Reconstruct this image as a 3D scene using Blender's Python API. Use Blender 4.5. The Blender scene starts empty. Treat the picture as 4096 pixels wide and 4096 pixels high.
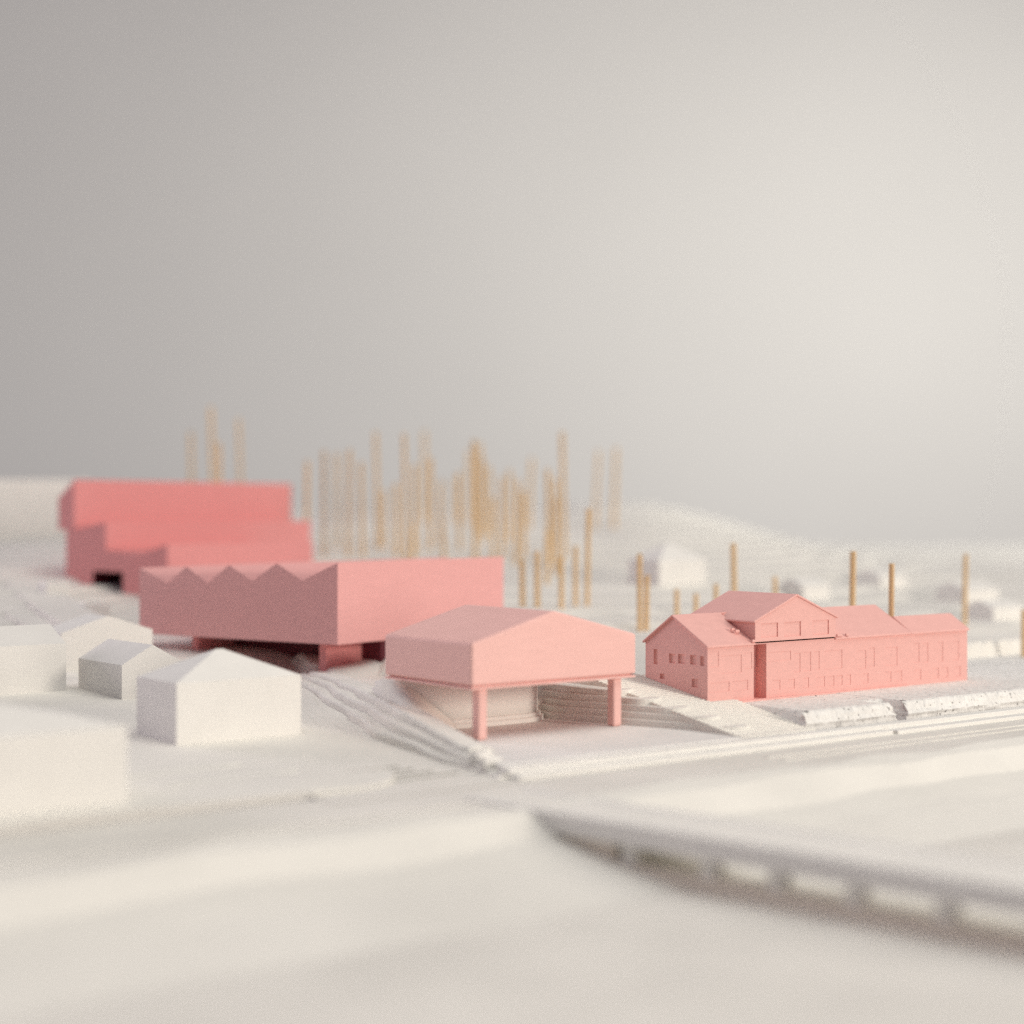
import bpy, bmesh, math, random
import numpy as np
from mathutils import Vector, noise

# ------------------------------------------------------------------ camera, light, exposure
S = 0.1                      # model units -> metres (a table-top architectural model)
sc = bpy.context.scene
COL = sc.collection
random.seed(7)

cam_d = bpy.data.cameras.new('camera')
cam = bpy.data.objects.new('camera', cam_d); COL.objects.link(cam)
cam.location = (0, 0, 1.0 * S)
cam.rotation_euler = (math.radians(90), 0, 0)
cam_d.lens = 60; cam_d.sensor_width = 36
cam_d.clip_start = 0.01; cam_d.clip_end = 50
cam_d.dof.use_dof = True
cam_d.dof.focus_distance = 8.6 * S
cam_d.dof.aperture_fstop = 3.9
sc.camera = cam

world = bpy.data.worlds.new('World'); sc.world = world; world.use_nodes = True
bg = world.node_tree.nodes['Background']
bg.inputs['Color'].default_value = (0.80, 0.74, 1.0, 1)
bg.inputs['Strength'].default_value = 0.155

def area(name, loc, target, size, watts, color, spread=180):
    d = bpy.data.lights.new(name, 'AREA'); d.shape = 'DISK'; d.size = size
    d.energy = watts; d.color = color; d.spread = math.radians(spread)
    o = bpy.data.objects.new(name, d); COL.objects.link(o); o.location = loc
    o.rotation_euler = (Vector(target) - Vector(loc)).to_track_quat('-Z', 'Y').to_euler()
    return o
# low window-like key from the right, ceiling bounce, added low and side fills, a wash on the backdrop
area('key_lamp', (2.48, -0.62, 0.68), (0.10, 0.9, 0.03), 0.55, 33, (1.0, 0.91, 0.785))
area('low_fill', (2.48, -0.66, 0.24), (0.05, 0.85, 0.02), 0.45, 17, (1.0, 0.91, 0.80))  # added fill lamp, brightens the wall and posts under the pavilion
area('ceiling_bounce', (0.9, 0.3, 2.2), (0.9, 0.3, 0.0), 3.0, 47, (1.0, 0.975, 0.885))
area('side_fill', (-2.5, 2.1, 0.7), (0.0, 0.8, 0.0), 1.4, 11.5, (1.0, 0.88, 0.95), 100)  # added fill lamp from the left, lifts the shaded left faces
area('wall_wash', (2.05, 1.9, 0.75), (-0.35, 3.55, 0.40), 1.0, 11.6, (1.0, 0.99, 0.92), 90)

sc.view_settings.view_transform = 'Standard'; sc.view_settings.look = 'None'
sc.view_settings.exposure = 0.0; sc.view_settings.gamma = 1.0
sc.view_settings.use_curve_mapping = False
sc.render.engine = 'CYCLES'
sc.cycles.max_bounces = 10; sc.cycles.diffuse_bounces = 6
sc.cycles.use_denoising = False

# ------------------------------------------------------------------ materials
def mat(name, col, rough=0.7, vary=0.05, scale=90, bump=0.05, bscale=400, stretch=(1, 1, 1), spec=0.25,
        pits=None, sss=0.0):
    m = bpy.data.materials.new(name); m.use_nodes = True
    nt = m.node_tree; N = nt.nodes; L = nt.links
    b = N['Principled BSDF']
    b.inputs['Roughness'].default_value = rough
    b.inputs['Specular IOR Level'].default_value = spec
    tc = N.new('ShaderNodeTexCoord'); mp = N.new('ShaderNodeMapping')
    mp.inputs['Scale'].default_value = stretch
    L.new(tc.outputs['Object'], mp.inputs['Vector'])
    n1 = N.new('ShaderNodeTexNoise'); n1.inputs['Scale'].default_value = scale
    n1.inputs['Detail'].default_value = 6
    L.new(mp.outputs['Vector'], n1.inputs['Vector'])
    rmp = N.new('ShaderNodeMapRange')
    rmp.inputs['From Min'].default_value = 0.3; rmp.inputs['From Max'].default_value = 0.7
    rmp.inputs['To Min'].default_value = 1 - vary; rmp.inputs['To Max'].default_value = 1 + vary * 0.6
    L.new(n1.outputs['Fac'], rmp.inputs['Value'])
    mul = N.new('ShaderNodeVectorMath'); mul.operation = 'SCALE'
    mul.inputs[0].default_value = col
    L.new(rmp.outputs['Result'], mul.inputs['Scale'])
    colout = mul.outputs['Vector']
    if pits:
        vn = N.new('ShaderNodeTexNoise'); vn.inputs['Scale'].default_value = pits[0]
        vn.inputs['Detail'].default_value = 3
        L.new(tc.outputs['Object'], vn.inputs['Vector'])
        cr = N.new('ShaderNodeValToRGB')
        cr.color_ramp.elements[0].position = pits[1]; cr.color_ramp.elements[0].color = (0.30, 0.29, 0.29, 1)
        cr.color_ramp.elements[1].position = pits[1] + 0.06; cr.color_ramp.elements[1].color = (1, 1, 1, 1)
        L.new(vn.outputs['Fac'], cr.inputs['Fac'])
        mx = N.new('ShaderNodeVectorMath'); mx.operation = 'MULTIPLY'
        L.new(colout, mx.inputs[0]); L.new(cr.outputs['Color'], mx.inputs[1])
        colout = mx.outputs['Vector']
    L.new(colout, b.inputs['Base Color'])
    n2 = N.new('ShaderNodeTexNoise'); n2.inputs['Scale'].default_value = bscale
    n2.inputs['Detail'].default_value = 4
    L.new(mp.outputs['Vector'], n2.inputs['Vector'])
    bp = N.new('ShaderNodeBump'); bp.inputs['Strength'].default_value = bump
    bp.inputs['Distance'].default_value = 0.001
    L.new(n2.outputs['Fac'], bp.inputs['Height'])
    L.new(bp.outputs['Normal'], b.inputs['Normal'])
    if sss:
        b.inputs['Subsurface Weight'].default_value = sss
        b.inputs['Subsurface Radius'].default_value = (0.004, 0.0015, 0.001)
        b.inputs['Subsurface Scale'].default_value = 1.0
    return m

PINK = (0.81, 0.42, 0.405)
M_pink = mat('pink_print', PINK, 0.62, 0.035, 60, 0.10, 500, (1, 1, 6))
M_pink2 = mat('pink_print_pale', (0.85, 0.515, 0.47), 0.6, 0.035, 60, 0.10, 500, (1, 1, 6))
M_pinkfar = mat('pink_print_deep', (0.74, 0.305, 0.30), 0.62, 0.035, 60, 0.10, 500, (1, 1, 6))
M_rough = mat('pink_print_rough', (0.80, 0.45, 0.41), 0.6, 0.04, 160, 0.15, 420, (1, 1, 3))
M_dark = mat('maroon_recess_shade', (0.13, 0.022, 0.032), 0.5, 0.1, 60, 0.05, 300)  # shade of deep recesses put into the colour
M_white = mat('white_print', (0.80, 0.785, 0.75), 0.65, 0.03, 60, 0.12, 400)
M_card = mat('white_card', (0.80, 0.78, 0.73), 0.75, 0.05, 35, 0.25, 300)
M_ground = mat('ground_card', (0.785, 0.765, 0.715), 0.75, 0.06, 14, 0.3, 180)
M_road = mat('road_card', (0.765, 0.742, 0.69), 0.75, 0.06, 25, 0.3, 260)
M_plaza = mat('plaza_card', (0.80, 0.785, 0.76), 0.7, 0.05, 40, 0.2, 300)
M_kraft = mat('grey_brown_board', (0.78, 0.70, 0.61), 0.8, 0.05, 40, 0.2, 300)
M_foam = mat('foam', (0.80, 0.785, 0.755), 0.85, 0.08, 130, 0.9, 260, pits=(520, 0.30))
M_beige = mat('grey_board', (0.83, 0.80, 0.76), 0.75, 0.04, 40, 0.2, 300)
M_wood = mat('wood_dowel', (0.71, 0.50, 0.275), 0.6, 0.18, 160, 0.4, 400, (1, 1, 0.08))
M_back = mat('backdrop_wall', (0.74, 0.73, 0.705), 0.9, 0.02, 2, 0.0, 50)

# ------------------------------------------------------------------ helpers
U = (0.788, 0.616); V = (-0.616, 0.788)
A1 = math.atan2(0.616, 0.788); A2 = math.atan2(0.8225, 0.569)
F1 = (-0.1747, 7.4)                       # pavilion corner: local x runs along the street, local y away from it

def f1(u, v): return (F1[0] + u * U[0] + v * V[0], F1[1] + u * U[1] + v * V[1])
def to_f1(x, y):
    dx, dy = x - F1[0], y - F1[1]
    return dx * U[0] + dy * U[1], dx * V[0] + dy * V[1]

def empty(name, x, y, z, rz, label, cat, group=None):
    o = bpy.data.objects.new(name, None); COL.objects.link(o)
    o.empty_display_size = 0.01
    o.location = (x * S, y * S, z * S); o.rotation_euler = (0, 0, rz)
    o['label'] = label; o['category'] = cat
    if group: o['group'] = group
    return o

def mesh(name, verts, faces, m, parent=None, frame=None, smooth=False, bevel=0, label=None, cat=None,
         kind=None, group=None, recalc=True, segs=2):
    me = bpy.data.meshes.new(name)
    me.from_pydata([(a * S, b * S, c * S) for a, b, c in verts], [], faces)
    if recalc:
        bm = bmesh.new(); bm.from_mesh(me)
        bmesh.ops.recalc_face_normals(bm, faces=bm.faces)
        if bevel:
            bmesh.ops.bevel(bm, geom=[e for e in bm.edges if e.is_manifold and e.calc_face_angle(0) > 0.3],
                            offset=bevel * S, segments=segs, affect='EDGES', profile=0.5)
        bm.to_mesh(me); bm.free()
    me.materials.append(m)
    if smooth:
        for p in me.polygons: p.use_smooth = True
    o = bpy.data.objects.new(name, me); COL.objects.link(o)
    if parent is not None: o.parent = parent
    elif frame is not None:
        x, y, z, rz = frame
        o.location = (x * S, y * S, z * S); o.rotation_euler = (0, 0, rz)
    if label: o['label'] = label
    if cat: o['category'] = cat
    if kind: o['kind'] = kind
    if group: o['group'] = group
    return o

FR1 = (F1[0], F1[1], 0, A1)

def box(x0, x1, y0, y1, z0, z1):
    v = [(x0, y0, z0), (x1, y0, z0), (x1, y1, z0), (x0, y1, z0), (x0, y0, z1), (x1, y0, z1), (x1, y1, z1), (x0, y1, z1)]
    return v, [(0, 3, 2, 1), (4, 5, 6, 7), (0, 1, 5, 4), (1, 2, 6, 5), (2, 3, 7, 6), (3, 0, 4, 7)]

def prism(poly, z0, z1):
    n = len(poly)
    v = [(a, b, z0) for a, b in poly] + [(a, b, z1) for a, b in poly]
    f = [tuple(range(n - 1, -1, -1)), tuple(range(n, 2 * n))]
    f += [(i, (i + 1) % n, n + (i + 1) % n, n + i) for i in range(n)]
    return v, f

def merge(*parts):
    V_, F_ = [], []
    for v, f in parts:
        o = len(V_); V_ += v; F_ += [tuple(i + o for i in q) for q in f]
    return V_, F_

def sm(a, b, x):
    t = min(1.0, max(0.0, (x - a) / (b - a))); return t * t * (3 - 2 * t)

def nz(x, y, s=1.0, k=0.0):
    return noise.noise(Vector((x * s + k, y * s - k, k * 1.7)))

# ------------------------------------------------------------------ setting: backdrop, terrain, river, road
def backdrop():
    v, f = [], []
    n = 40
    for i in range(n + 1):
        a = -1.0 + 2.0 * i / n
        x = 26 * a; y = 36 - 5.0 * abs(a) ** 3
        for z in (-5, 20): v.append((x, y, z))
    for i in range(n): f.append((2 * i, 2 * i + 2, 2 * i + 3, 2 * i + 1))
    mesh('backdrop', v, f, M_back, smooth=True, kind='structure')
backdrop()

def uL(v):                                           # right edge of the side street
    return -0.33 + 0.203 * (v + 0.72) if v < 0.39 else -0.105 + 0.38 * (v - 0.39)
CREST = [(-0.8, 0.0), (-0.72, 0.0), (-0.4, 0.016), (-0.1, 0.045), (0.2, 0.085), (0.39, 0.112), (0.8, 0.122), (1.5, 0.115), (2.3, 0.095), (2.8, 0.07)]
def crest(v):                                        # top of the card embankment
    return float(np.interp(v, [c[0] for c in CREST], [c[1] for c in CREST]))
def z_left(v): return -0.03 + 0.03 * (v + 0.6)       # level of the left building plots
STREET = 0.39

def hill(x, y):
    g = 1 - 0.6 * sm(1, 4.5, x)
    ye = min(y, 17) + 0.3 * max(0, y - 17)
    sp = 0.5 * (ye - 9.6 + math.sqrt((ye - 9.6) ** 2 + 0.3))
    u, v = to_f1(x, y)
    bank = 0.30 * sm(-0.03, 0.10, x + 0.072 * y) * sm(0.62, 0.95, v) * (1 - sm(0.9, 1.5, u - 0.35 * (v - 0.7))) * (1 - sm(9.5, 10.4, y))
    side = 0.13 * sm(2.65, 3.4, -x) * sm(10.5, 12.5, y) * (1 - sm(14.5, 17, y)) - 0.04 * sm(2.0, 2.6, -x) * sm(10.5, 12, y)
    return max(bank, side + 0.07 + 0.1 * g * sp + 0.05 * sm(0.95, 1.4, u) * (1 - 0.6 * sm(2.6, 3.6, u))
            + 0.21 * math.exp(-((x - 2) / 2.2) ** 2 - ((y - 21) / 2.5) ** 2))

def terrain_z(x, y):
    u, v = to_f1(x, y)
    h = hill(x, y) + 0.012 * nz(x, y, 1.6) + 0.03 * nz(x, y, 0.5, 3) * sm(11, 14, y)
    st = 0.055
    q = h / st + 0.25 * nz(x, y, 1.1, 9); k = math.floor(q)
    ht = st * (k + sm(0.72, 1.0, q - k))
    t = sm(9.8, 11.2, y) * 0.8
    h = h * (1 - t) + ht * t
    d = uL(v) - u                                    # > 0: on the street side
    low_l = z_left(v) - 0.05
    if d > -0.02:
        b = sm(2.5, 3.3, v + 0.15 * nz(x, y, 2.0, 5))
        return low_l * (1 - b) + h * b
    v0 = 0.50 if u < 0.95 else 0.62
    if u > 1.7: v0 = 0.75
    b = sm(v0, v0 + 0.07, v)
    near = 0.065
    hh = min(h, near + max(0, (v - 2.2)) * 0.3) if (x + 0.072 * y) < -0.03 and v < 3.0 else h
    e = sm(0, 0.10, -d - 0.02)
    hh = (z_left(v) - 0.05) * (1 - e) + hh * e if v < 2.6 else hh
    return -0.12 * (1 - b) + hh * b

def terrain():
    xs = np.concatenate([np.linspace(-11, -3.7, 60)[:-1], np.linspace(-3.7, 4.3, 230)[:-1], np.linspace(4.3, 11, 40)])
    ys = np.concatenate([np.linspace(6.6, 10.5, 120)[:-1], np.linspace(10.5, 17, 160)[:-1], np.linspace(17, 26, 70)])
    v = [(x, y, terrain_z(x, y)) for y in ys for x in xs]
    nx = len(xs)
    f = [(j * nx + i, j * nx + i + 1, (j + 1) * nx + i + 1, (j + 1) * nx + i)
         for j in range(len(ys) - 1) for i in range(nx - 1) if to_f1(xs[i], ys[j])[1] > -0.3]
    mesh('hillside', v, f, M_ground, kind='structure', recalc=False, smooth=False)
terrain()

def strip(name, prof, u0, u1, m, nu=160, wob=0.0, kind='structure', seed=0):
    """sheet whose section (v, z) is carried along the street"""
    v, f = [], []
    n = len(prof)
    for i in range(nu + 1):
        u = u0 + (u1 - u0) * i / nu
        for k, (a, z) in enumerate(prof):
            w = wob * nz(u, a, 2.2, seed + k * 0.3) if 0 < k < n - 1 else 0
            v.append((u, a + w, z + 0.25 * w))
    for i in range(nu):
        for k in range(n - 1):
            a = i * n + k
            f.append((a, a + n, a + n + 1, a + 1))
    return mesh(name, v, f, m, frame=FR1, kind=kind, recalc=False)

ZR = -0.045                                          # road level
strip('river_bank', [(-1.20, ZR - 0.004), (-1.225, -0.030), (-1.29, -0.045), (-1.42, -0.125), (-1.60, -0.165),
                     (-1.95, -0.222), (-2.05, -0.232)], -9, 9, M_ground, 260, 0.05)
v_, f_ = box(-9, 9, -9, -1.9, -0.26, -0.222)
mesh('river', v_, f_, M_road, frame=FR1, kind='structure')
v_, f_ = box(-9, 9, -1.215, -0.60, -0.10, ZR)
mesh('road', v_, f_, M_road, frame=FR1, kind='structure')
# thin raised lane strips glued on the road
for k, (a, b, u0, u1) in enumerate([(-0.90, -0.88, 0.9, 7), (-1.05, -1.035, -6, -0.6),
                                    (-0.99, -0.975, 0.9, 7)]):
    v_, f_ = box(u0, u1, a, b, ZR - 0.002, ZR + 0.004)
    mesh('lane_strip', v_, f_, M_card, frame=FR1, kind='structure')

# side street: sheet rising towards the back
def street():
    v, f = [], []
    vs = np.linspace(-0.75, 3.1, 60)
    for a in vs:
        z = max(ZR + 0.002, z_left(a) - 0.016)
        for e in (-0.06, 0.1, 0.2, 0.3, STREET + 0.45):
            v.append((uL(a) - e, a, z))
    for j in range(len(vs) - 1):
        for k in range(4):
            a = j * 5 + k; f.append((a, a + 1, a + 6, a + 5))
    mesh('side_street', v, f, M_road, frame=FR1, kind='structure', recalc=False)
street()
# faint contour sheets of card lying over the side street
for k in range(4):
    v, f = [], []
    n = 70
    for i in range(n + 1):
        a = -0.45 + 2.9 * i / n + 0.06 * k
        z = max(ZR + 0.002, z_left(a) - 0.016) + 0.0045 * (k + 1)
        e0 = 0.10 + 0.075 * k + 0.035 * nz(a, k * 4.0, 2.0) + 0.03 * (1 - sm(-0.45, 0.1, a))
        v += [(uL(a) - e0, a, z - 0.008), (uL(a) - e0 - 0.004, a, z), (uL(a) - STREET - 0.3, a, z)]
    for i in range(n):
        for q in range(2):
            c = i * 3 + q; f.append((c, c + 1, c + 4, c + 3))
    mesh('street_layer', v, f, M_ground, frame=FR1, kind='structure', recalc=False)

# left building plots, a board with a rounded street corner
def plots():
    v, f = [], []
    vs = np.concatenate([np.linspace(-0.54, -0.30, 14), np.linspace(-0.27, 3.2, 70)])
    ps = np.concatenate([[0, 0], np.linspace(0.05, 1.6, 30), np.linspace(1.8, 8, 20)])
    n = len(ps)
    for j, a in enumerate(vs):
        r = 0.24
        cut = r - math.sqrt(max(0, r * r - max(0, (-0.30 - a)) ** 2)) if a < -0.30 else 0
        for k, p in enumerate(ps):
            u = uL(a) - STREET - cut - p
            z = z_left(a) + 0.006 + 0.006 * nz(u, a, 2.5, 2) * (1 if k > 3 else 0)
            z -= 0.012 * (1 - sm(0, 0.5, p)) * (1 - sm(-0.54, 0.0, a))
            if k == 0: z -= 0.06
            v.append((u, a, z))
    for j in range(len(vs) - 1):
        for k in range(n - 1):
            a = j * n + k; f.append((a, a + 1, a + n + 1, a + n))
    base = len(v)                                    # kerb face towards the road
    for k in range(n): x, y, z = v[k]; v.append((x, y - 0.0, -0.09))
    for k in range(n - 1): f.append((k, base + k, base + k + 1, k + 1))
    mesh('plot_ground', v, f, M_ground, frame=FR1, kind='structure', recalc=False)
plots()
# low drives scored into the left plot in front of the hipped house
for (u0, u1, a, w) in [(-1.55, -0.98, -0.22, 0.035), (-1.75, -1.1, 0.02, 0.03)]:
    vv = []
    for i in range(13):
        t = i / 12; u = u0 + (u1 - u0) * t; b = a + 0.06 * math.sin(2.5 * t)
        ww = w * math.sin(math.pi * min(1, t * 1.02 + 0.01)) + 0.004
        vv += [(u, b - ww, z_left(b) + 0.001), (u, b, z_left(b) + 0.016), (u, b + ww, z_left(b) + 0.001)]
    ff = []
    for i in range(12):
        for k in range(2): c = i * 3 + k; ff.append((c, c + 3, c + 4, c + 1))
    mesh('low_mound', vv, ff, M_card, frame=FR1, kind='structure', smooth=True, recalc=False)

# plaza slab and its two kerb courses
pl = [(uL(-0.60) + 0.005, -0.60), (1.52, -0.60), (1.52, 0.62), (uL(0.62) + 0.03, 0.62), (uL(0.0) + 0.03, 0.0)]
v_, f_ = prism(pl, -0.11, 0.0)
mesh('plaza', v_, f_, M_plaza, frame=FR1, kind='structure', bevel=0.003)
v_, f_ = box(uL(-0.66) - 0.0, 9, -0.665, -0.596, -0.1, -0.006)
mesh('kerb', v_, f_, M_white, frame=FR1, bevel=0.004, label='upper white kerb strip along the edge of the plaza', cat='kerb')
v_, f_ = box(uL(-0.72) + 0.02, 1.93, -0.725, -0.662, -0.1, -0.026)
mesh('kerb', v_, f_, M_white, frame=FR1, bevel=0.004, label='lower white kerb strip in front of the pavilion, next to the road', cat='kerb')
v_, f_ = box(1.95, 9, -0.735, -0.662, -0.1, -0.028)
mesh('kerb', v_, f_, M_white, frame=FR1, bevel=0.004, label='lower white kerb strip in front of the gabled house, next to the road', cat='kerb')

# layered card berm between the side street and the plaza
def berm():
    root = empty('berm', F1[0], F1[1], 0, A1, 'wavy layered white card embankment running from the plaza corner up past the pavilion', 'embankment')
    for k, (off, w, fr, v0, v1) in enumerate([(-0.115, 0.24, 0.36, -0.66, 2.6), (-0.055, 0.18, 0.70, -0.52, 2.55), (0.0, 0.13, 1.0, -0.30, 2.5)]):
        v, f = [], []
        n = 120
        for i in range(n + 1):
            a = v0 + (v1 - v0) * i / n
            wob = 0.030 * nz(a, k * 3.1, 3.0) + 0.010 * nz(a, k * 2.0, 11)
            zs = max(ZR, z_left(a) - 0.016)
            zt = zs + (max(crest(a), zs + 0.02) - zs) * fr + 0.006 * nz(a, k, 4.0)
            l = uL(a) + off * (0.35 + 0.65 * sm(-0.5, 0.3, a)) + wob; r = l + w
            v += [(l - 0.010, a, -0.10), (l, a, zt - 0.012), (l + 0.006, a, zt - 0.004), (l + 0.018, a, zt), (r - 0.012, a, zt - 0.004), (r, a, zt - 0.02)]
        for i in range(n):
            for q in range(5):
                c = i * 6 + q; f.append((c, c + 1, c + 7, c + 6))
        f.append(tuple(range(5, -1, -1))); f.append(tuple(n * 6 + q for q in range(6)))
        mesh('card_layer', v, f, M_card, parent=root, recalc=True)
    # bank of card rising to the rear corner of the pavilion
    A = [(uL(a) + 0.03, a, crest(a) - 0.012) for a in (0.10, 0.22, 0.34, 0.46, 0.60, 0.78, 1.0, 1.3)]
    B = [(0.22, 0.40, 0.004), (0.20, 0.455, 0.05), (0.145, 0.497, 0.11), (0.088, 0.565, 0.175), (0.05, 0.66, 0.214), (0.07, 0.80, 0.21), (0.16, 1.0, 0.18), (0.42, 1.3, 0.12)]
    v, f = [], []
    for i in range(8):
        for q in range(9):
            t = q / 8; a, b = A[i], B[i]
            e = t * t * (3 - 2 * t) * 0.5 + t * 0.5
            v.append((a[0] + (b[0] - a[0]) * t, a[1] + (b[1] - a[1]) * t, a[2] + (b[2] - a[2]) * e + 0.004 * nz(i, q, 0.7)))
    for i in range(7):
        for q in range(8):
            c = i * 9 + q; f.append((c, c + 9, c + 10, c + 1))
    mesh('card_slope', v, f, M_card, parent=root, smooth=True, recalc=False)
    # torn bits of card at the plaza corner
    for (u, a, sx, sy, z, r) in [(-0.24, -0.38, 0.07, 0.022, 0.012, 0.5), (-0.19, -0.26, 0.05, 0.02, 0.02, 0.3), (-0.28, -0.50, 0.05, 0.016, 0.006, 0.2)]:
        c, s = math.cos(r), math.sin(r)
        vv, ff = box(-sx, sx, -sy, sy, -0.03, 0.012)
        vv = [(u + x * c - y * s, a + x * s + y * c, z + zz) for x, y, zz in vv]
        mesh('card_scrap', vv, ff, M_white, parent=root, bevel=0.004)
berm()

# ------------------------------------------------------------------ pavilion
def pavilion():
    r = empty('pavilion', F1[0], F1[1], 0, A1, 'pale pink open pavilion with a solid gabled roof on slim posts', 'pavilion')
    W, D, zb, ze, zr = 0.96, 0.68, 0.243, 0.430, 0.556
    P = [(0, zb), (W, zb), (W, ze), (W * 0.485, zr), (0, ze)]
    v = [(x, 0, z) for x, z in P] + [(x, D, z) for x, z in P]
    f = [(0, 1, 2, 3, 4), (9, 8, 7, 6, 5)] + [(i, (i + 1) % 5, 5 + (i + 1) % 5, 5 + i) for i in range(5)]
    mesh('roof_shell', v, f, M_pink2, parent=r, bevel=0.012, segs=4, smooth=False)
    vv, ff = box(0.02, W - 0.02, 0.02, D - 0.02, 0.236, 0.2435)
    mesh('shadow_gap', vv, ff, M_pink2, parent=r)
    vv, ff = box(0.002, W - 0.002, 0.002, D - 0.002, 0.226, 0.2365)
    mesh('base_plate', vv, ff, M_pink2, parent=r, bevel=0.003)
    for (u, w) in ((0.085, 0.056), (0.873, 0.056)):
        vv, ff = box(u - 0.0255, u + 0.0255, w - 0.0255, w + 0.0255, 0.0, 0.2265)
        mesh('post', vv, ff, M_pink2, parent=r, bevel=0.011, segs=4)
pavilion()

# curved retaining wall under the rear of the pavilion
def wall():
    def outline(off, end):
        p = [(0.05, 0.655 - off), (0.09, 0.57 - off), (0.15, 0.50 - off), (0.23, 0.455 - off), (0.32, 0.435 - off), (0.5, 0.433 - off), (end - 0.16, 0.432 - off)]
        for i in range(1, 11):
            t = i / 10 * math.pi / 2
            p.append((end - 0.16 + (0.16 + off) * math.sin(t), 0.592 - (0.16 + off) * math.cos(t)))
        return p + [(end + off, 0.665), (0.05, 0.665)]
    r = empty('retaining_wall', F1[0], F1[1], 0, A1, 'smooth grey board wall with a rounded end under the rear of the pavilion', 'wall')
    v_, f_ = prism(outline(0, 0.80), -0.02, 0.2255)
    o = mesh('wall_body', v_, f_, M_beige, parent=r)
    for p in o.data.polygons: p.use_smooth = len(p.vertices) == 4 and p.normal.y < 0.5
    v_, f_ = prism(outline(0.028, 0.80), -0.02, 0.022)
    mesh('ledge', v_, f_, M_beige, parent=r, bevel=0.003)
    v_, f_ = prism(outline(0.014, 0.80), -0.02, 0.040)
    mesh('ledge', v_, f_, M_beige, parent=r, bevel=0.003)
wall()

# stepped ramp of fine ribs between the pavilion and the house
RS = 0.183
def ramp_z(v): return 0.08 + RS * (v + 0.1)
def ramp():
    v, f = [], []
    tread = 0.026; a = -0.60; i = 0
    while a < 0.86:
        z = min(0.185, ramp_z(a) + 0.012)
        u1 = 1.53 if a < -0.08 else 1.362
        j = 0.004 * nz(a, 1.0, 30)
        vv, ff = box(1.045 + j, u1, a, a + 0.07, -0.03, max(0.004, z))
        o = len(v); v += vv; f += [tuple(q + o for q in g) for g in ff]
        a += tread; i += 1
    mesh('stepped_ramp', v, f, M_card, frame=FR1, recalc=False,
         label='wide white ramp of fine ribbed steps left of the gabled pink house', cat='ramp')
ramp()

def seating():
    r = empty('seating_steps', F1[0], F1[1], 0, A1, 'rounded white seating steps climbing behind the right post of the pavilion', 'steps')
    for k in range(5):
        zt = 0.030 * (k + 1)
        vf = -0.1 + (zt - 0.08) / RS - 0.13               # where the ramp reaches this height
        p = []
        def ue(v): return 0.845 + 0.33 * (0.31 - v) + 0.024 * k
        vb = 0.40 - 0.01 * k
        p.append((ue(vb), vb))
        for i in range(1, 9): 
            v = vb + (vf + 0.13 - vb) * i / 8
            p.append((ue(v), v))
        c0 = p[-1]
        for i in range(1, 9):
            t = i / 8
            p.append((c0[0] + 0.015 * t + 0.085 * t * t, vf + 0.13 * (1 - t) ** 2))
        ux = p[-1][0]
        p += [(ux + 0.05, vf + 0.02), (ux + 0.05, 0.80), (ue(vb) , 0.80)]
        v_, f_ = prism(p, -0.02, zt)
        mesh('step', v_, f_, M_card, parent=r, bevel=0.003)
seating()

# foam boards under and in front of the house
def foam(u0, u1, v0, v1, zt, label, seed, notch=0.0):
    rnd = random.Random(seed)
    pts = []
    def edge(a, b, n):
        for i in range(n):
            t = i / n; pts.append((a[0] + (b[0] - a[0]) * t, a[1] + (b[1] - a[1]) * t))
    L_ = int((u1 - u0) / 0.012)
    edge((u0, v0), (u1, v0), L_); edge((u1, v0), (u1, v1), 20); edge((u1, v1), (u0, v1), 20); edge((u0, v1), (u0, v0), 40)
    n = len(pts); lev = [(-0.02, 0.0), (0.004, 0.006), (0.018, 0.0), (0.034, 0.010), (0.050, 0.016), (zt - 0.006, 0.030), (zt, 0.044)]
    v = []
    cx, cy = (u0 + u1) / 2, (v0 + v1) / 2
    for z, ins in lev:
        for (a, b) in pts:
            w = ins + 0.006 * nz(a * 9, b * 9 + z * 60, 1, seed) + 0.003 * rnd.uniform(-1, 1)
            w += 0.02 * max(0, nz(a, b, 3.5, seed + 4)) * (z > 0.02)
            da = w if abs(a - u0) < 1e-6 else (-w if abs(a - u1) < 1e-6 else 0)
            db = w if abs(b - v0) < 1e-6 else (-w if abs(b - v1) < 1e-6 else 0)
            if abs(a - u0) < 1e-6: da = da * 0.4 + notch * z
            if abs(a - u1) < 1e-6: da -= notch * z
            v.append((a + da, b + db, z + 0.002 * rnd.uniform(-1, 1) * (0 < z < zt)))
    f = []
    for k in range(len(lev) - 1):
        for i in range(n):
            j = (i + 1) % n; f.append((k * n + i, k * n + j, (k + 1) * n + j, (k + 1) * n + i))
    f.append(tuple((len(lev) - 1) * n + i for i in range(n)))
    mesh('foam_board', v, f, M_foam, frame=FR1, recalc=False, label=label, cat='foam board')
foam(1.505, 2.155, -0.56, 0.40, 0.073, 'short speckled white foam board with torn edges under the left front of the gabled house', 3, 0.5)
foam(2.215, 7.0, -0.575, 1.2, 0.0735, 'long speckled white foam board under the right wing of the gabled house', 8, 0.4)
foam(1.80, 2.60, -0.42, 0.40, 0.0715, 'small foam filler piece showing in the notch between the two foam boards', 11, 0.0)

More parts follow.
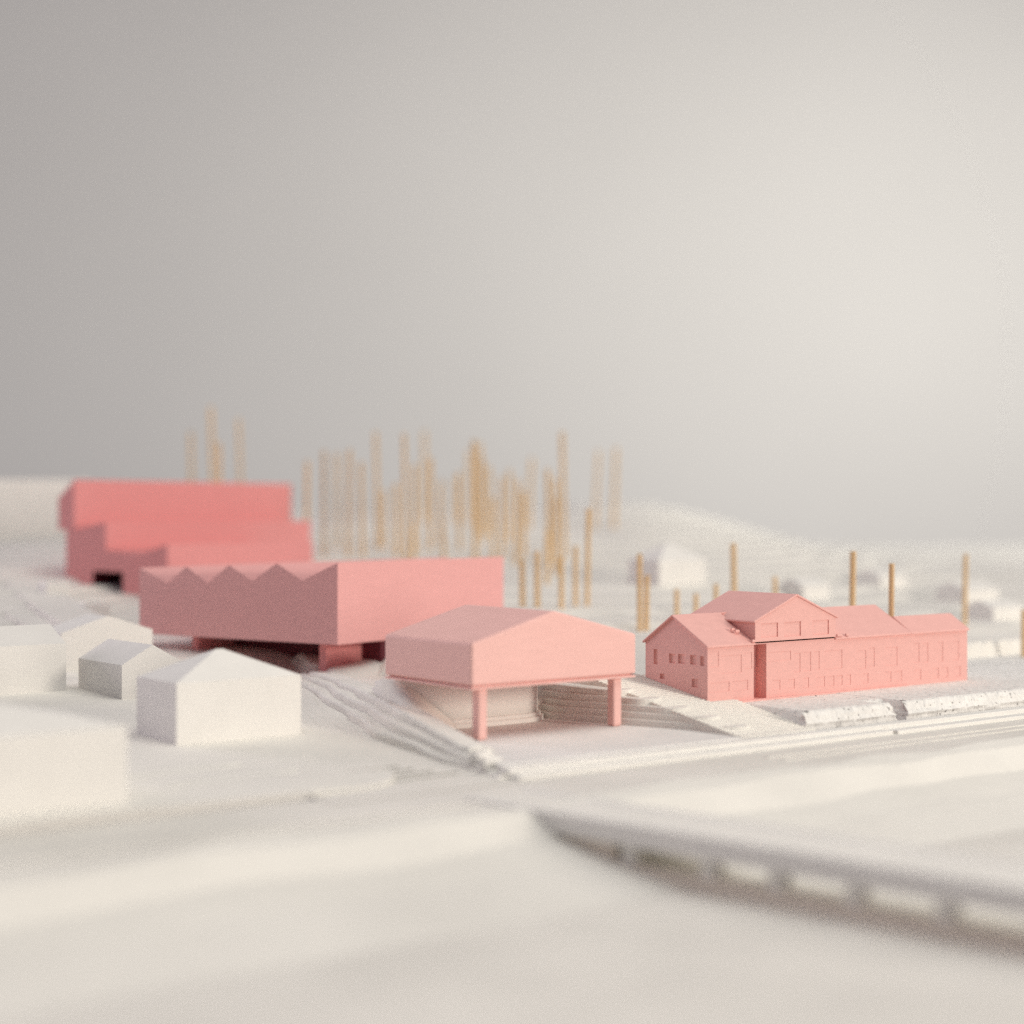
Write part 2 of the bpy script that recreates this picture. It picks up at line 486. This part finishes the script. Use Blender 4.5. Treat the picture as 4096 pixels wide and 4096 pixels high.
# ------------------------------------------------------------------ gabled house with windows
HX, HY = 0.9378, 8.1836
FRONT = [(0.014, 0.075, 0.253, 0.327), (0.093, 0.231, 0.218, 0.305), (0.249, 0.304, 0.232, 0.312), (0.014, 0.147, 0.131, 0.179),
         (0.165, 0.275, 0.129, 0.178), (0.424, 0.581, 0.259, 0.306), (0.604, 0.65, 0.196, 0.292), (0.674, 0.729, 0.197, 0.294),
         (0.756, 0.792, 0.199, 0.293), (0.828, 0.965, 0.197, 0.292), (1.084, 1.151, 0.184, 0.281), (1.176, 1.218, 0.191, 0.291),
         (1.307, 1.402, 0.188, 0.286), (0.447, 0.504, 0.115, 0.165), (0.561, 0.608, 0.114, 0.164), (0.67, 0.713, 0.113, 0.164),
         (0.771, 0.833, 0.111, 0.163), (0.857, 0.904, 0.11, 0.162), (0.92, 0.967, 0.11, 0.161), (0.995, 1.031, 0.109, 0.161),
         (1.128, 1.169, 0.107, 0.16), (1.301, 1.352, 0.105, 0.158), (1.377, 1.44, 0.104, 0.157)]
WING = [(1.539, 1.584, 0.193, 0.298), (1.61, 1.658, 0.19, 0.295), (1.739, 1.784, 0.188, 0.295), (1.871, 1.922, 0.187, 0.294),
        (1.539, 1.599, 0.102, 0.156), (1.695, 1.748, 0.1, 0.155), (1.775, 1.828, 0.099, 0.154), (1.891, 1.937, 0.098, 0.153)]
LEFT = [(0.35, 0.38, 0.245, 0.319), (0.224, 0.269, 0.258, 0.305), (0.159, 0.205, 0.26, 0.307), (0.076, 0.12, 0.261, 0.307),
        (0.022, 0.051, 0.26, 0.306), (0.3, 0.334, 0.175, 0.201), (0.065, 0.109, 0.152, 0.193)]
GABLE = [(0.353, 0.473, 0.382, 0.452), (0.519, 0.639, 0.379, 0.452), (0.725, 0.848, 0.378, 0.452)]

def holed(a0, a1, z0, z1, holes, depth, place):
    """flat wall a0..a1 x z0..z1 with recessed openings; place(a, d, z) puts it in space (d = depth inwards)"""
    A = sorted({a0, a1, *[h[0] for h in holes], *[h[1] for h in holes]})
    Z = sorted({z0, z1, *[h[2] for h in holes], *[h[3] for h in holes]})
    v, f = [], []
    def q(*pts):
        o = len(v); v.extend(place(*p) for p in pts); f.append(tuple(range(o, o + len(pts))))
    for i in range(len(A) - 1):
        for j in range(len(Z) - 1):
            ca, cz = (A[i] + A[i + 1]) / 2, (Z[j] + Z[j + 1]) / 2
            if any(h[0] < ca < h[1] and h[2] < cz < h[3] for h in holes): continue
            q((A[i], 0, Z[j]), (A[i + 1], 0, Z[j]), (A[i + 1], 0, Z[j + 1]), (A[i], 0, Z[j + 1]))
    for (b0, b1, c0, c1) in holes:
        d = depth
        q((b0, 0, c0), (b0, d, c0), (b0, d, c1), (b0, 0, c1)); q((b1, 0, c0), (b1, d, c0), (b1, d, c1), (b1, 0, c1))
        q((b0, 0, c0), (b0, d, c0), (b1, d, c0), (b1, 0, c0)); q((b0, 0, c1), (b0, d, c1), (b1, d, c1), (b1, 0, c1))
    return v, f

def pane(parent, h, depth, place, t=0.02):
    b0, b1, c0, c1 = h
    v = [place(b0, depth, c0), place(b1, depth, c0), place(b1, depth, c1), place(b0, depth, c1),
         place(b0, depth + t, c0), place(b1, depth + t, c0), place(b1, depth + t, c1), place(b0, depth + t, c1)]
    mesh('window', v, [(0, 1, 2, 3), (7, 6, 5, 4), (0, 1, 5, 4), (1, 2, 6, 5), (2, 3, 7, 6), (3, 0, 4, 7)], M_rough, parent=parent)

def house():
    r = empty('gabled_house', HX, HY, 0, A1, 'long pink gabled building with recessed windows and a raised cross gable', 'building')
    z0, ze, zr = 0.055, 0.354, 0.487
    D = 0.439; LM = 1.50; LE = 1.997
    DP = 0.0024
    front = lambda a, d, z: (a, d, z)
    left = lambda a, d, z: (d, a, z)
    REC = (0.316, 0.405, 0.079, 0.349)
    # front wall: split at the deep recess
    v1 = holed(0, REC[0], z0, ze, [h for h in FRONT if h[1] < 0.31], DP, front)
    v2 = holed(REC[1], LE, z0, ze, [h for h in FRONT if h[0] > 0.41] + WING, DP, front)
    x0, x1, c0, c1 = REC
    rec = ([(x0, 0, c1), (x1, 0, c1), (x1, 0, ze), (x0, 0, ze), (x0, 0, z0), (x1, 0, z0), (x1, 0, c0), (x0, 0, c0),
            (x0, 0.07, c0), (x1, 0.07, c0), (x1, 0.07, c1), (x0, 0.07, c1)],
           [(0, 1, 2, 3), (4, 5, 6, 7), (7, 6, 9, 8), (7, 8, 11, 0), (6, 9, 10, 1), (0, 1, 10, 11), (8, 9, 10, 11)])
    mesh('front_wall', *merge(v1, v2, rec), M_rough, parent=r, recalc=False)
    for h in FRONT + WING: pane(r, h, DP, front)
    pane(r, (0.345, 0.395, 0.23, 0.335), 0.064, front)
    # left gable wall
    g = ([(0, 0, ze), (0, D, ze), (0, D * 0.54, zr)], [(0, 1, 2)])
    mesh('gable_wall', *merge(holed(0, D, z0, ze, LEFT, 0.009, left), g), M_rough, parent=r, recalc=False)
    for h in LEFT: pane(r, h, 0.009, left)
    # back wall and main right gable
    mesh('back_wall', [(0, D, z0), (LM, D, z0), (LM, D, ze), (0, D, ze)], [(0, 1, 2, 3)], M_rough, parent=r)
    mesh('gable_wall', [(LM, 0.02, z0), (LM, D, z0), (LM, D, ze), (LM, D * 0.54, zr), (LM, 0.02, ze)], [(0, 1, 2, 3, 4)], M_rough, parent=r)
    # right wing, narrower
    dw, zw = 0.235, 0.428
    mesh('wing_end_wall', [(LE, 0, z0), (LE, dw, z0), (LE, dw, ze), (LE, dw / 2, zw - 0.004), (LE, 0, ze)], [(0, 1, 2, 3, 4)], M_rough, parent=r)
    mesh('wing_back_wall', [(LM, dw, z0), (LE, dw, z0), (LE, dw, ze), (LM, dw, ze)], [(0, 1, 2, 3)], M_rough, parent=r)
    # roofs as thin slabs with a small overhang
    def slab(name, x0, x1, ya, za, yb, zb, t=0.010, mat_=M_rough):
        v = [(x0, ya, za), (x1, ya, za), (x1, yb, zb), (x0, yb, zb)]
        v = v + [(a, b, c + t) for a, b, c in v]
        return mesh(name, v, [(0, 3, 2, 1), (4, 5, 6, 7), (0, 1, 5, 4), (1, 2, 6, 5), (2, 3, 7, 6), (3, 0, 4, 7)], mat_, parent=r, bevel=0.0018, segs=1)
    ry = D * 0.54
    sl = (zr - ze) / ry
    ov = 0.012
    slab('roof_slope', -ov, 0.318, -ov, ze - sl * ov, ry, zr)
    slab('roof_slope', 0.905, LM + 0.006, -ov, ze - sl * ov, ry, zr)
    sb = (zr - ze) / (D - ry)
    slab('roof_slope', -ov, LM + 0.006, D + ov, ze - sb * ov, ry + 0.0005, zr)
    sw = (zw - ze) / (dw / 2)
    slab('roof_slope', LM + 0.007, LE + 0.004, -ov, ze - sw * ov, dw / 2, zw)
    slab('roof_slope', LM + 0.007, LE + 0.004, dw + 0.007, ze - sw * 0.007, dw / 2 + 0.0005, zw)
    # raised cross gable, a little proud of the front wall, over a dark slit
    t0, t1, ge, gr = 0.3115, 0.8995, 0.462, 0.580
    mid = (t0 + t1) / 2; pr = -0.014; gb = 0.362
    cg = empty('cross_gable', 0, 0, 0, 0, None, None) if False else None
    gp = lambda a, d, z: (a, pr + d, z)
    cgm = mesh('cross_gable', *merge(holed(t0, t1, gb, ge, GABLE, 0.006, gp),
               ([(t0, pr, ge), (t1, pr, ge), (mid, pr, gr)], [(0, 1, 2)]),
               ([(t0, pr, gb), (t0, D, gb), (t0, D, ge), (t0, pr, ge)], [(0, 1, 2, 3)]),
               ([(t1, pr, gb), (t1, D, gb), (t1, D, ge), (t1, pr, ge)], [(0, 1, 2, 3)]),
               ([(t0, D, gb - 0.02), (t1, D, gb - 0.02), (t1, D, ge), (mid, D, gr), (t0, D, ge)], [(0, 1, 2, 3, 4)]),
               ([(t0, pr, gb), (t1, pr, gb), (t1, D, gb), (t0, D, gb)], [(0, 1, 2, 3)])), M_rough, parent=r, recalc=False)
    for h in GABLE: pane(cgm, h, 0.006, gp, 0.01)
    for (a, b) in ((t0, -1), (t1, 1)):
        s = (gr - ge) / (mid - t0)
        oa = a + b * 0.014; za = ge - s * 0.014
        t = 0.010
        v = [(oa, pr - 0.008, za), (mid, pr - 0.008, gr), (mid, D + 0.02, gr), (oa, D + 0.02, za)]
        v = v + [(x, y, z + t) for x, y, z in v]
        mesh('roof_slope', v, [(0, 3, 2, 1), (4, 5, 6, 7), (0, 1, 5, 4), (1, 2, 6, 5), (2, 3, 7, 6), (3, 0, 4, 7)], M_rough, parent=cgm, bevel=0.0018, segs=1)
    # print burrs and the base plinth
    for (x, y, z, w) in ((0.245, 0.075, 0.420, 0.012), (0.262, 0.06, 0.412, 0.014), (0.30, -0.012, 0.366, 0.010), (0.93, -0.012, 0.366, 0.02), (0.99, -0.012, 0.367, 0.012)):
        vv, ff = box(x - w, x + w, y - 0.005, y + 0.005, z - 0.004, z + 0.009)
        mesh('print_burr', vv, ff, M_rough, parent=r, bevel=0.003)
    vv, ff = box(0.045, 0.62, -0.020, 0.004, 0.06, 0.0815)
    mesh('plinth', vv, ff, M_rough, parent=r, bevel=0.002)
    vv, ff = box(0.62, LM - 0.02, -0.010, 0.004, 0.06, 0.0795)
    mesh('plinth', vv, ff, M_rough, parent=r, bevel=0.002)
house()

# ------------------------------------------------------------------ sawtooth hall
def sawtooth():
    ox, oy = -0.981, 9.6
    r = empty('sawtooth_hall', ox, oy, 0, A2, 'large pink hall with a zigzag roof edge raised on short walls', 'building')
    Ln = 1.628; zb = 0.252
    # section along the left wall: (y, z), zigzag
    T = [(0, 0.714), (0.261, 0.609), (0.461, 0.703), (0.652, 0.597), (0.839, 0.687), (1.013, 0.577), (1.190, 0.671), (1.3525, 0.568), (1.596, 0.657)]
    n = len(T)
    for x, nm in ((0, 'zigzag_wall'), (Ln, 'zigzag_wall')):
        v = [(x, y, z) for y, z in T] + [(x, T[-1][0], zb), (x, 0, zb)]
        mesh(nm, v, [tuple(range(n + 2))], M_pink, parent=r)
    mesh('front_wall', [(0, 0, zb), (Ln, 0, zb), (Ln, 0, T[0][1]), (0, 0, T[0][1])], [(0, 1, 2, 3)], M_pink, parent=r)
    y = T[-1][0]
    mesh('back_wall', [(0, y, zb), (Ln, y, zb), (Ln, y, T[-1][1]), (0, y, T[-1][1])], [(0, 1, 2, 3)], M_pink, parent=r)
    mesh('soffit', [(0, 0, zb), (Ln, 0, zb), (Ln, y, zb), (0, y, zb)], [(0, 1, 2, 3)], M_pink, parent=r)
    for k in range(n - 1):
        (a, za), (b, zb2) = T[k], T[k + 1]
        mesh('roof_slope', [(0, a, za), (Ln, a, za), (Ln, b, zb2), (0, b, zb2)], [(0, 1, 2, 3)], M_pink, parent=r)
    for (y0, y1, x0, x1) in ((0.17, 0.225, 0.10, 0.43), (1.19, 1.245, 0.10, 0.43)):
        vv, ff = box(x0, x1, y0, y1, -0.02, zb - 0.001)
        mesh('support_wall', vv, ff, M_pinkfar, parent=r, bevel=0.004)  # deeper pink than the hall, shade under it put into the colour
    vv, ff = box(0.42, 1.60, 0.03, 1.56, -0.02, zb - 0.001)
    mesh('dark_recess', vv, ff, M_dark, parent=r)  # dark block stands in for the shade inside the undercroft
sawtooth()

# ------------------------------------------------------------------ terraced hall on the hill
def terraced():
    ox, oy = -2.524, 12.5
    r = empty('terraced_hall', ox, oy, 0, A2, 'tall stepped pink hall climbing the hill behind the zigzag-roofed hall', 'building')
    # three tiers: (y0 front, y1 back, z bottom, front top, roof low point list, length)
    tiers = [(0.0, 0.655, 0.20, [(0, 0.763), (0.29, 0.685), (0.655, 0.716)], 1.60),
             (0.655, 1.008, 0.44, [(0.655, 0.924), (1.008, 0.866)], 2.32),
             (1.008, 1.19, 0.862, [(1.008, 1.2476), (1.19, 1.106)], 2.464)]
    for k, (y0, y1, zb, T, Ln) in enumerate(tiers):
        zf = zb
        if k == 0:
            # side wall with the dark garage-like opening: build as pieces round the hole
            pass
        v = [(0, y, z) for y, z in T] + [(0, y1, zb), (0, y0, zb)]
        if k == 1:
            v = [(0, 0.655, 0.924), (0, 1.008, 0.866), (0, 1.10, 0.866), (0, 1.10, 0.48), (0, 0.889, 0.43), (0, 0.80, 0.40), (0, 0.80, 0.552), (0, 0.655, 0.552)]
        if k == 0:
            v = [(0, 0, 0.763), (0, 0.29, 0.685), (0, 0.655, 0.716), (0, 0.655, 0.55), (0, 0.47, 0.55), (0, 0.47, 0.28), (0, 0, 0.28)]
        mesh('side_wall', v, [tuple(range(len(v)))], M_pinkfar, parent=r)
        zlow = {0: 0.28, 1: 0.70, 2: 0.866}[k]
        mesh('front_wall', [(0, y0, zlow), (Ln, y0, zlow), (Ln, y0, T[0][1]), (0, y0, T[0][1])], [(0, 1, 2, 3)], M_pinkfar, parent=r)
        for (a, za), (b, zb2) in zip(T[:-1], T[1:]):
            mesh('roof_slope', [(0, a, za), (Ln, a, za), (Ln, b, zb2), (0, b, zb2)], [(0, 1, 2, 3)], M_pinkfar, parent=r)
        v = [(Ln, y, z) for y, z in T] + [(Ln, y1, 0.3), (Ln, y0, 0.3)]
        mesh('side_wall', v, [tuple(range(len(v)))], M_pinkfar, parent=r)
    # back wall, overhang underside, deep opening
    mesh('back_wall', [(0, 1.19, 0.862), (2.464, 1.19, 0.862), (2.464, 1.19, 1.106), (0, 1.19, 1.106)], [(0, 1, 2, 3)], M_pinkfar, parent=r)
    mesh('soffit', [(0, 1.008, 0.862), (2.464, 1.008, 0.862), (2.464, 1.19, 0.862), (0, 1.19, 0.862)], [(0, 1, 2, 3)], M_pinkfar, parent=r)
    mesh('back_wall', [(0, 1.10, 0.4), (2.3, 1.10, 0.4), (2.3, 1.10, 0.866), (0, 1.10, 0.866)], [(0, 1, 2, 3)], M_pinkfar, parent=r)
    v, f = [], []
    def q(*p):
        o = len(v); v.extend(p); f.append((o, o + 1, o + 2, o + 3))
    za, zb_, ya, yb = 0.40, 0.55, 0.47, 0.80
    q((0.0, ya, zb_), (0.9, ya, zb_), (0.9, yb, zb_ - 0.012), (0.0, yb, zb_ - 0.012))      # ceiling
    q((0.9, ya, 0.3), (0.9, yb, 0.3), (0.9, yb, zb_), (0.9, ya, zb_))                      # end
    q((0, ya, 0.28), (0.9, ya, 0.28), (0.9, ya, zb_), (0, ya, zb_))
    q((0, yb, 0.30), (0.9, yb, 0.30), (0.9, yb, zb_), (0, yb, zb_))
    mesh('opening', v, f, M_dark, parent=r)  # lining coloured dark to stand for the shade of the opening
terraced()

# ------------------------------------------------------------------ white houses
def gable_house(name, x, y, z, W, D, he, hr, label, sink=0.06, ridge_along='v', group='plain white model houses', m=M_white, cat='house', rz=A1):
    """local x along the street (W), local y away (D). ridge_along 'v': gable faces the street; 'u': eaves face the street; 'hip'"""
    r = empty(name, x, y, z, rz, label, cat, group)
    b = -sink
    if ridge_along == 'v':
        mesh('wall', [(0, 0, b), (W, 0, b), (W, D, b), (0, D, b), (0, 0, he), (W, 0, he), (W, D, he), (0, D, he), (W / 2, 0, hr), (W / 2, D, hr)],
             [(0, 1, 5, 8, 4), (1, 2, 6, 5), (2, 3, 7, 9, 6), (3, 0, 4, 7)], m, parent=r)
        mesh('roof', [(0, 0, he), (W, 0, he), (W, D, he), (0, D, he), (W / 2, 0, hr), (W / 2, D, hr)], [(0, 4, 5, 3), (1, 2, 5, 4)], m, parent=r)
    elif ridge_along == 'u':
        mesh('wall', [(0, 0, b), (W, 0, b), (W, D, b), (0, D, b), (0, 0, he), (W, 0, he), (W, D, he), (0, D, he), (0, D / 2, hr), (W, D / 2, hr)],
             [(0, 1, 5, 4), (1, 2, 6, 9, 5), (2, 3, 7, 6), (3, 0, 4, 8, 7)], m, parent=r)
        mesh('roof', [(0, 0, he), (W, 0, he), (W, D, he), (0, D, he), (0, D / 2, hr), (W, D / 2, hr)], [(0, 1, 5, 4), (2, 3, 4, 5)], m, parent=r)
    else:
        mesh('wall', [(0, 0, b), (W, 0, b), (W, D, b), (0, D, b), (0, 0, he), (W, 0, he), (W, D, he), (0, D, he)],
             [(0, 1, 5, 4), (1, 2, 6, 5), (2, 3, 7, 6), (3, 0, 4, 7)], m, parent=r)
        e = max(0.01, (W - D) / 2) if W > D else 0.01
        cx = W / 2
        mesh('roof', [(0, 0, he), (W, 0, he), (W, D, he), (0, D, he), (cx - e * 0.15, D / 2, hr), (cx + e * 0.15, D / 2, hr)],
             [(0, 1, 5, 4), (1, 2, 5), (2, 3, 4, 5), (3, 0, 4)], m, parent=r)
    return r

gable_house('hipped_house', -1.419, 7.22, 0.0, 0.6095, 0.381, 0.275, 0.394, 'white house block with a pyramid roof in front of the zigzag-roofed hall', ridge_along='hip')
gable_house('gabled_cottage', -1.966, 8.6, 0.055, 0.339, 0.525, 0.173, 0.268, 'small white gabled house block between the pyramid-roofed house and a wider gabled one')
gable_house('gabled_cottage', -2.537, 9.6, 0.085, 0.561, 0.2776, 0.232, 0.32, 'wide white gabled house block touching the left end of the zigzag-roofed hall')
# blocks whose right ends enter the frame from the left
def left_block(px_x, px_y, z, W, D, he, hr, label, ridge):
    gable_house('eaves_house', px_x - W * U[0], px_y - W * U[1], z, W, D, he, hr, label, ridge_along=ridge)
left_block(-2.3245, 8.9, 0.07, 1.0, 0.42, 0.245, 0.335, 'white house block with long eaves at the left edge, behind the nearest house', 'u')
left_block(-1.35, 5.99, -0.025, 0.95, 0.50, 0.272, 0.375, 'nearest white house block, blurred and cut off by the left edge of the photo', 'hip')

# far white houses on the slope
def far(name, x, y, W, D, he, hr, label, ridge='u', m=M_white, rz=A1):
    gable_house(name, x, y, terrain_z(x, y) - 0.01, W, D, he, hr, label, sink=0.15, ridge_along=ridge, group='blurred white houses on the far slope', rz=rz)
far('far_house', 1.12, 13.0, 0.50, 0.35, 0.20, 0.33, 'round-looking cream hipped house blurred on the slope left of the cross gable', 'hip')
far('far_house', 3.15, 14.6, 0.35, 0.30, 0.10, 0.16, 'small pale house blurred just left of the thick dowel behind the pink roof', 'u')
far('far_house', 3.62, 13.6, 0.42, 0.30, 0.11, 0.17, 'white house blurred behind the right dowel, upper of two at the right')
far('far_house', 3.44, 12.2, 0.36, 0.26, 0.10, 0.15, 'white house blurred at the right edge, lower of two at the right')
far('far_house', 2.20, 12.9, 0.30, 0.25, 0.11, 0.17, 'pale house peeping over the roof right of the cross gable')

def block(name, x, y, z, W, D, h, rz, label):
    r = empty(name, x, y, z, rz, label, 'block', None)
    vv, ff = box(0, W, 0, D, -0.15, h)
    o = mesh('block_body', vv, ff, M_white, parent=r, bevel=0.006)
    vv, ff = box(0.01, W - 0.01, 0.01, D - 0.01, h - 0.001, h + 0.006)
    mesh('roof_plate', vv, ff, M_white, parent=r)
block('long_block', -6.45, 15.4, 0.80, 2.6, 1.0, 0.50, math.radians(20), 'big blurred cream block on the hilltop left of the tall pink hall')
block('small_block', -3.36, 12.3, 0.43, 0.18, 0.2, 0.055, math.radians(30), 'small cream block at the foot of the tall stepped hall')
block('small_block', -2.95, 11.75, 0.305, 0.19, 0.2, 0.06, math.radians(30), 'low white block left of the zigzag-roofed hall below the dark opening')

# hill road kerbs at the far left: two stacked card layers with shaded edges
def hill_road():
    r = empty('hill_road', 0, 0, 0, 0, 'layered card road edge climbing the hill at the left edge', 'road edge')
    for k, (pts, w) in enumerate([([(-2.72, 10.4), (-3.05, 10.9), (-3.45, 11.6), (-3.9, 12.5), (-4.4, 13.6)], 0.30),
                                  ([(-2.62, 10.55), (-2.93, 11.05), (-3.30, 11.75), (-3.72, 12.65), (-4.2, 13.75)], 0.30)]):
        v, f = [], []
        n = len(pts)
        for i, (x, y) in enumerate(pts):
            z = 0.10 + 0.105 * (y - 9.75) + 0.03 * k + 0.02
            v += [(x, y, z - 0.2), (x, y, z), (x + w, y + 0.12, z), (x + w, y + 0.12, z - 0.2)]
        for i in range(n - 1):
            for q in range(3):
                c = i * 4 + q; f.append((c, c + 1, c + 5, c + 4))
        mesh('card_layer', v, f, M_card, parent=r)
hill_road()

# ------------------------------------------------------------------ bridge
def bridge():
    bx, by = f1(-0.66, -1.10); bx -= 0.08
    ang = math.atan2(-1.346, 1.408)                   # towards the lower right
    r = empty('bridge', bx, by, 0, ang, 'long white bridge on piers crossing the foreground to the lower right', 'bridge')
    # local x along the bridge, local y to its left (far side of the camera)
    Lb = 4.4; w = 0.30
    vv, ff = box(-0.10, Lb, 0.0, w, -0.098, ZR + 0.006)
    mesh('deck', vv, ff, M_card, parent=r, bevel=0.004)
    vv, ff = box(-0.08, Lb, -0.012, 0.02, -0.108, ZR + 0.010)
    mesh('edge_beam', vv, ff, M_white, parent=r, bevel=0.004)
    vv, ff = box(-0.08, Lb, w - 0.02, w + 0.012, -0.108, ZR + 0.010)
    mesh('edge_beam', vv, ff, M_white, parent=r, bevel=0.004)
    for x in (0.66, 0.99, 1.25, 1.53, 1.83, 2.13, 2.43, 2.73, 3.03):
        for y in (0.03,):
            vv, ff = box(x - 0.030, x + 0.030, y - 0.022, y + 0.03, -0.235, -0.097)
            mesh('pier', vv, ff, M_card, parent=r, bevel=0.004)
        vv, ff = box(x - 0.036, x + 0.036, 0.024, w - 0.024, -0.114, -0.0975)
        mesh('cross_beam', vv, ff, M_card, parent=r)
    vv, ff = box(0.24, Lb, 0.006, 0.034, -0.235, -0.168)
    mesh('side_wall', vv, ff, M_kraft, parent=r, bevel=0.003)
    vv, ff = box(0.24, 0.60, 0.008, 0.032, -0.170, -0.0975)
    mesh('side_wall', vv, ff, M_kraft, parent=r)
    vv, ff = box(-0.08, 0.24, 0.02, w - 0.02, -0.235, -0.097)
    mesh('abutment', vv, ff, M_card, parent=r)
bridge()

# ------------------------------------------------------------------ wooden dowel trees
DOW = [(-1.805, 14.98, 1.447, 'thin'), (-1.671, 15.2, 1.548, ''), (-1.599, 15.6, 1.538, ''), (-1.441, 15.02, 1.55, ''), (-1.315, 15.02, 1.438, ''),
       (-1.226, 15.6, 1.732, ''), (-1.183, 15.68, 1.2, ''), (-0.903, 14.54, 1.668, ''), (-0.836, 14.4, 0.915, ''), (-0.937, 18.28, 1.869, ''),
       (-0.737, 15.4, 1.483, ''), (-0.582, 14.64, 1.186, ''), (-0.596, 18.12, 1.371, ''), (-0.459, 18.04, 1.65, ''), (-0.314, 14.64, 1.618, ''),
       (-0.314, 16.84, 1.68, ''), (-0.23, 16.82, 1.449, ''), (-0.079, 15.02, 1.308, ''), (0.031, 14.4, 1.273, ''), (0.074, 11.96, 0.669, ''),
       (0.169, 17.54, 1.55, ''), (0.177, 11.9, 0.727, ''), (0.319, 14.48, 1.364, ''), (0.354, 13.74, 1.119, ''), (0.456, 14.82, 1.695, ''),
       (0.341, 11.8, 0.692, ''), (0.451, 12.1, 0.76, ''), (0.534, 12.12, 1.023, ''), (0.85, 17.54, 1.632, ''), (1.043, 17.5, 1.658, ''),
       (-3.165, 16.9, 1.793, ''), (-2.864, 16.44, 2.011, ''), (-2.637, 15.44, 1.628, ''), (-2.602, 16.46, 1.9, ''),
       (0.828, 11.06, 0.729, ''), (0.874, 11.12, 0.589, ''), (1.099, 11.38, 0.484, ''), (1.229, 11.4, 0.455, ''), (1.352, 11.34, 0.521, ''),
       (1.51, 11.58, 0.788, ''), (1.815, 11.78, 0.554, ''), (2.03, 10.2, 0.766, ''), (2.15, 9.7, 0.708, ''), (3.108, 11.72, 0.712, ''), (3.267, 10.9, 0.377, ''),
       (-0.86, 15.2, 1.42, ''), (-0.66, 15.9, 1.30, ''), (-0.47, 15.4, 1.36, ''), (-0.27, 15.8, 1.50, ''), (-0.16, 14.7, 1.12, ''),
       (-0.03, 16.2, 1.40, ''), (0.10, 15.0, 1.18, ''), (0.39, 15.6, 1.30, ''), (-1.02, 15.1, 1.25, ''), (0.27, 13.2, 0.86, '')]
WOOD = list(range(30)) + list(range(45, 55))
LEAN = {5: (0.02, 0), 7: (0.015, 0), 9: (0.0, 0), 11: (0.05, 0), 17: (0.02, 0), 18: (-0.03, 0), 20: (-0.05, 0), 22: (0.02, 0), 28: (-0.05, 0), 29: (-0.03, 0), 31: (0.03, 0), 33: (0.03, 0)}
SPECIAL = {30: 'leftmost wooden dowel rising behind the tall pink hall', 31: 'tallest wooden dowel rising behind the tall pink hall',
           32: 'short dowel close beside the tallest one behind the tall pink hall', 33: 'rightmost wooden dowel behind the tall pink hall',
           34: 'wooden dowel standing alone between pavilion and gabled house, taller of a pair', 35: 'wooden dowel between pavilion and gabled house, shorter of a pair',
           36: 'very short faint dowel left of the gabled house roof', 37: 'faintest short dowel behind the left slope of the gabled house',
           38: 'short dowel just left of the cross gable ridge', 39: 'tall dowel rising behind the cross gable roof', 40: 'short dowel peeping over the right of the cross gable ridge',
           41: 'sharp tan dowel behind the middle of the pink house roof', 42: 'sharpest thin dowel behind the junction of the roofs, right of the tan one',
           43: 'blurred pale dowel beyond the right end of the gabled house', 44: 'dowel cut by the right edge of the photo',
           0: 'leftmost dowel of the wood, right of the tall pink hall', 5: 'tall dark dowel standing near the left of the wood',
           24: 'tallest dowel at the right of the wood', 29: 'rightmost pale dowel of the wood', 28: 'leaning pale dowel, second from the right end of the wood',
           27: 'dowel standing lowest on the slope at the right of the wood'}
ORD = ['first', 'second', 'third', 'fourth', 'fifth', 'sixth', 'seventh', 'eighth', 'ninth', 'tenth', 'eleventh', 'twelfth', 'thirteenth',
       'fourteenth', 'fifteenth', 'sixteenth', 'seventeenth', 'eighteenth', 'nineteenth', 'twentieth', 'twenty-first', 'twenty-second', 'twenty-third',
       'twenty-fourth', 'twenty-fifth', 'twenty-sixth', 'twenty-seventh', 'twenty-eighth', 'twenty-ninth', 'thirtieth', 'thirty-first', 'thirty-second', 'thirty-third', 'thirty-fourth', 'thirty-fifth', 'thirty-sixth', 'thirty-seventh', 'thirty-eighth', 'thirty-ninth', 'fortieth']
def wood_label(i):
    order = sorted(WOOD, key=lambda k: DOW[k][0] / DOW[k][1])
    x, y, zt, _ = DOW[i]
    look = 'tall' if zt > 1.6 else 'short' if zt < 0.95 else 'middling'
    where = 'low on the slope' if y < 13 else 'at the far top' if y > 16.5 else 'half way up'
    return '%s blurred tan dowel standing %s, %s from the left of the wood' % (look, where, ORD[order.index(i)])
def dowels():
    for i, (x, y, zt, _) in enumerate(DOW):
        z = terrain_z(x, y)
        h = zt - z
        rad = 0.0185 * random.uniform(0.88, 1.12)
        if i in (36, 37, 38, 40): rad = 0.016
        if i == 42: rad = 0.0165
        lx, ly = LEAN.get(i, (random.uniform(-0.015, 0.02), random.uniform(-0.01, 0.01)))
        n = 14; v = []
        rings = [(-0.06, 1.0), (h * 0.35, 1.01), (h * 0.7, 0.985), (h - 0.004, 0.98), (h, 0.86)]
        for zz, k in rings:
            for j in range(n):
                a = 2 * math.pi * j / n
                v.append((-lx * (zz / h) * h + rad * k * math.cos(a), ly * zz / h * h + rad * k * math.sin(a), zz))
        f = [(q * n + j, q * n + (j + 1) % n, (q + 1) * n + (j + 1) % n, (q + 1) * n + j) for q in range(len(rings) - 1) for j in range(n)]
        f.append(tuple((len(rings) - 1) * n + j for j in range(n)))
        lab = SPECIAL.get(i) or wood_label(i)
        mesh('wooden_dowel', v, f, M_wood, frame=(x, y, z, 0), label=lab, cat='dowel', group='wooden dowels standing for trees', smooth=False, recalc=False)
dowels()
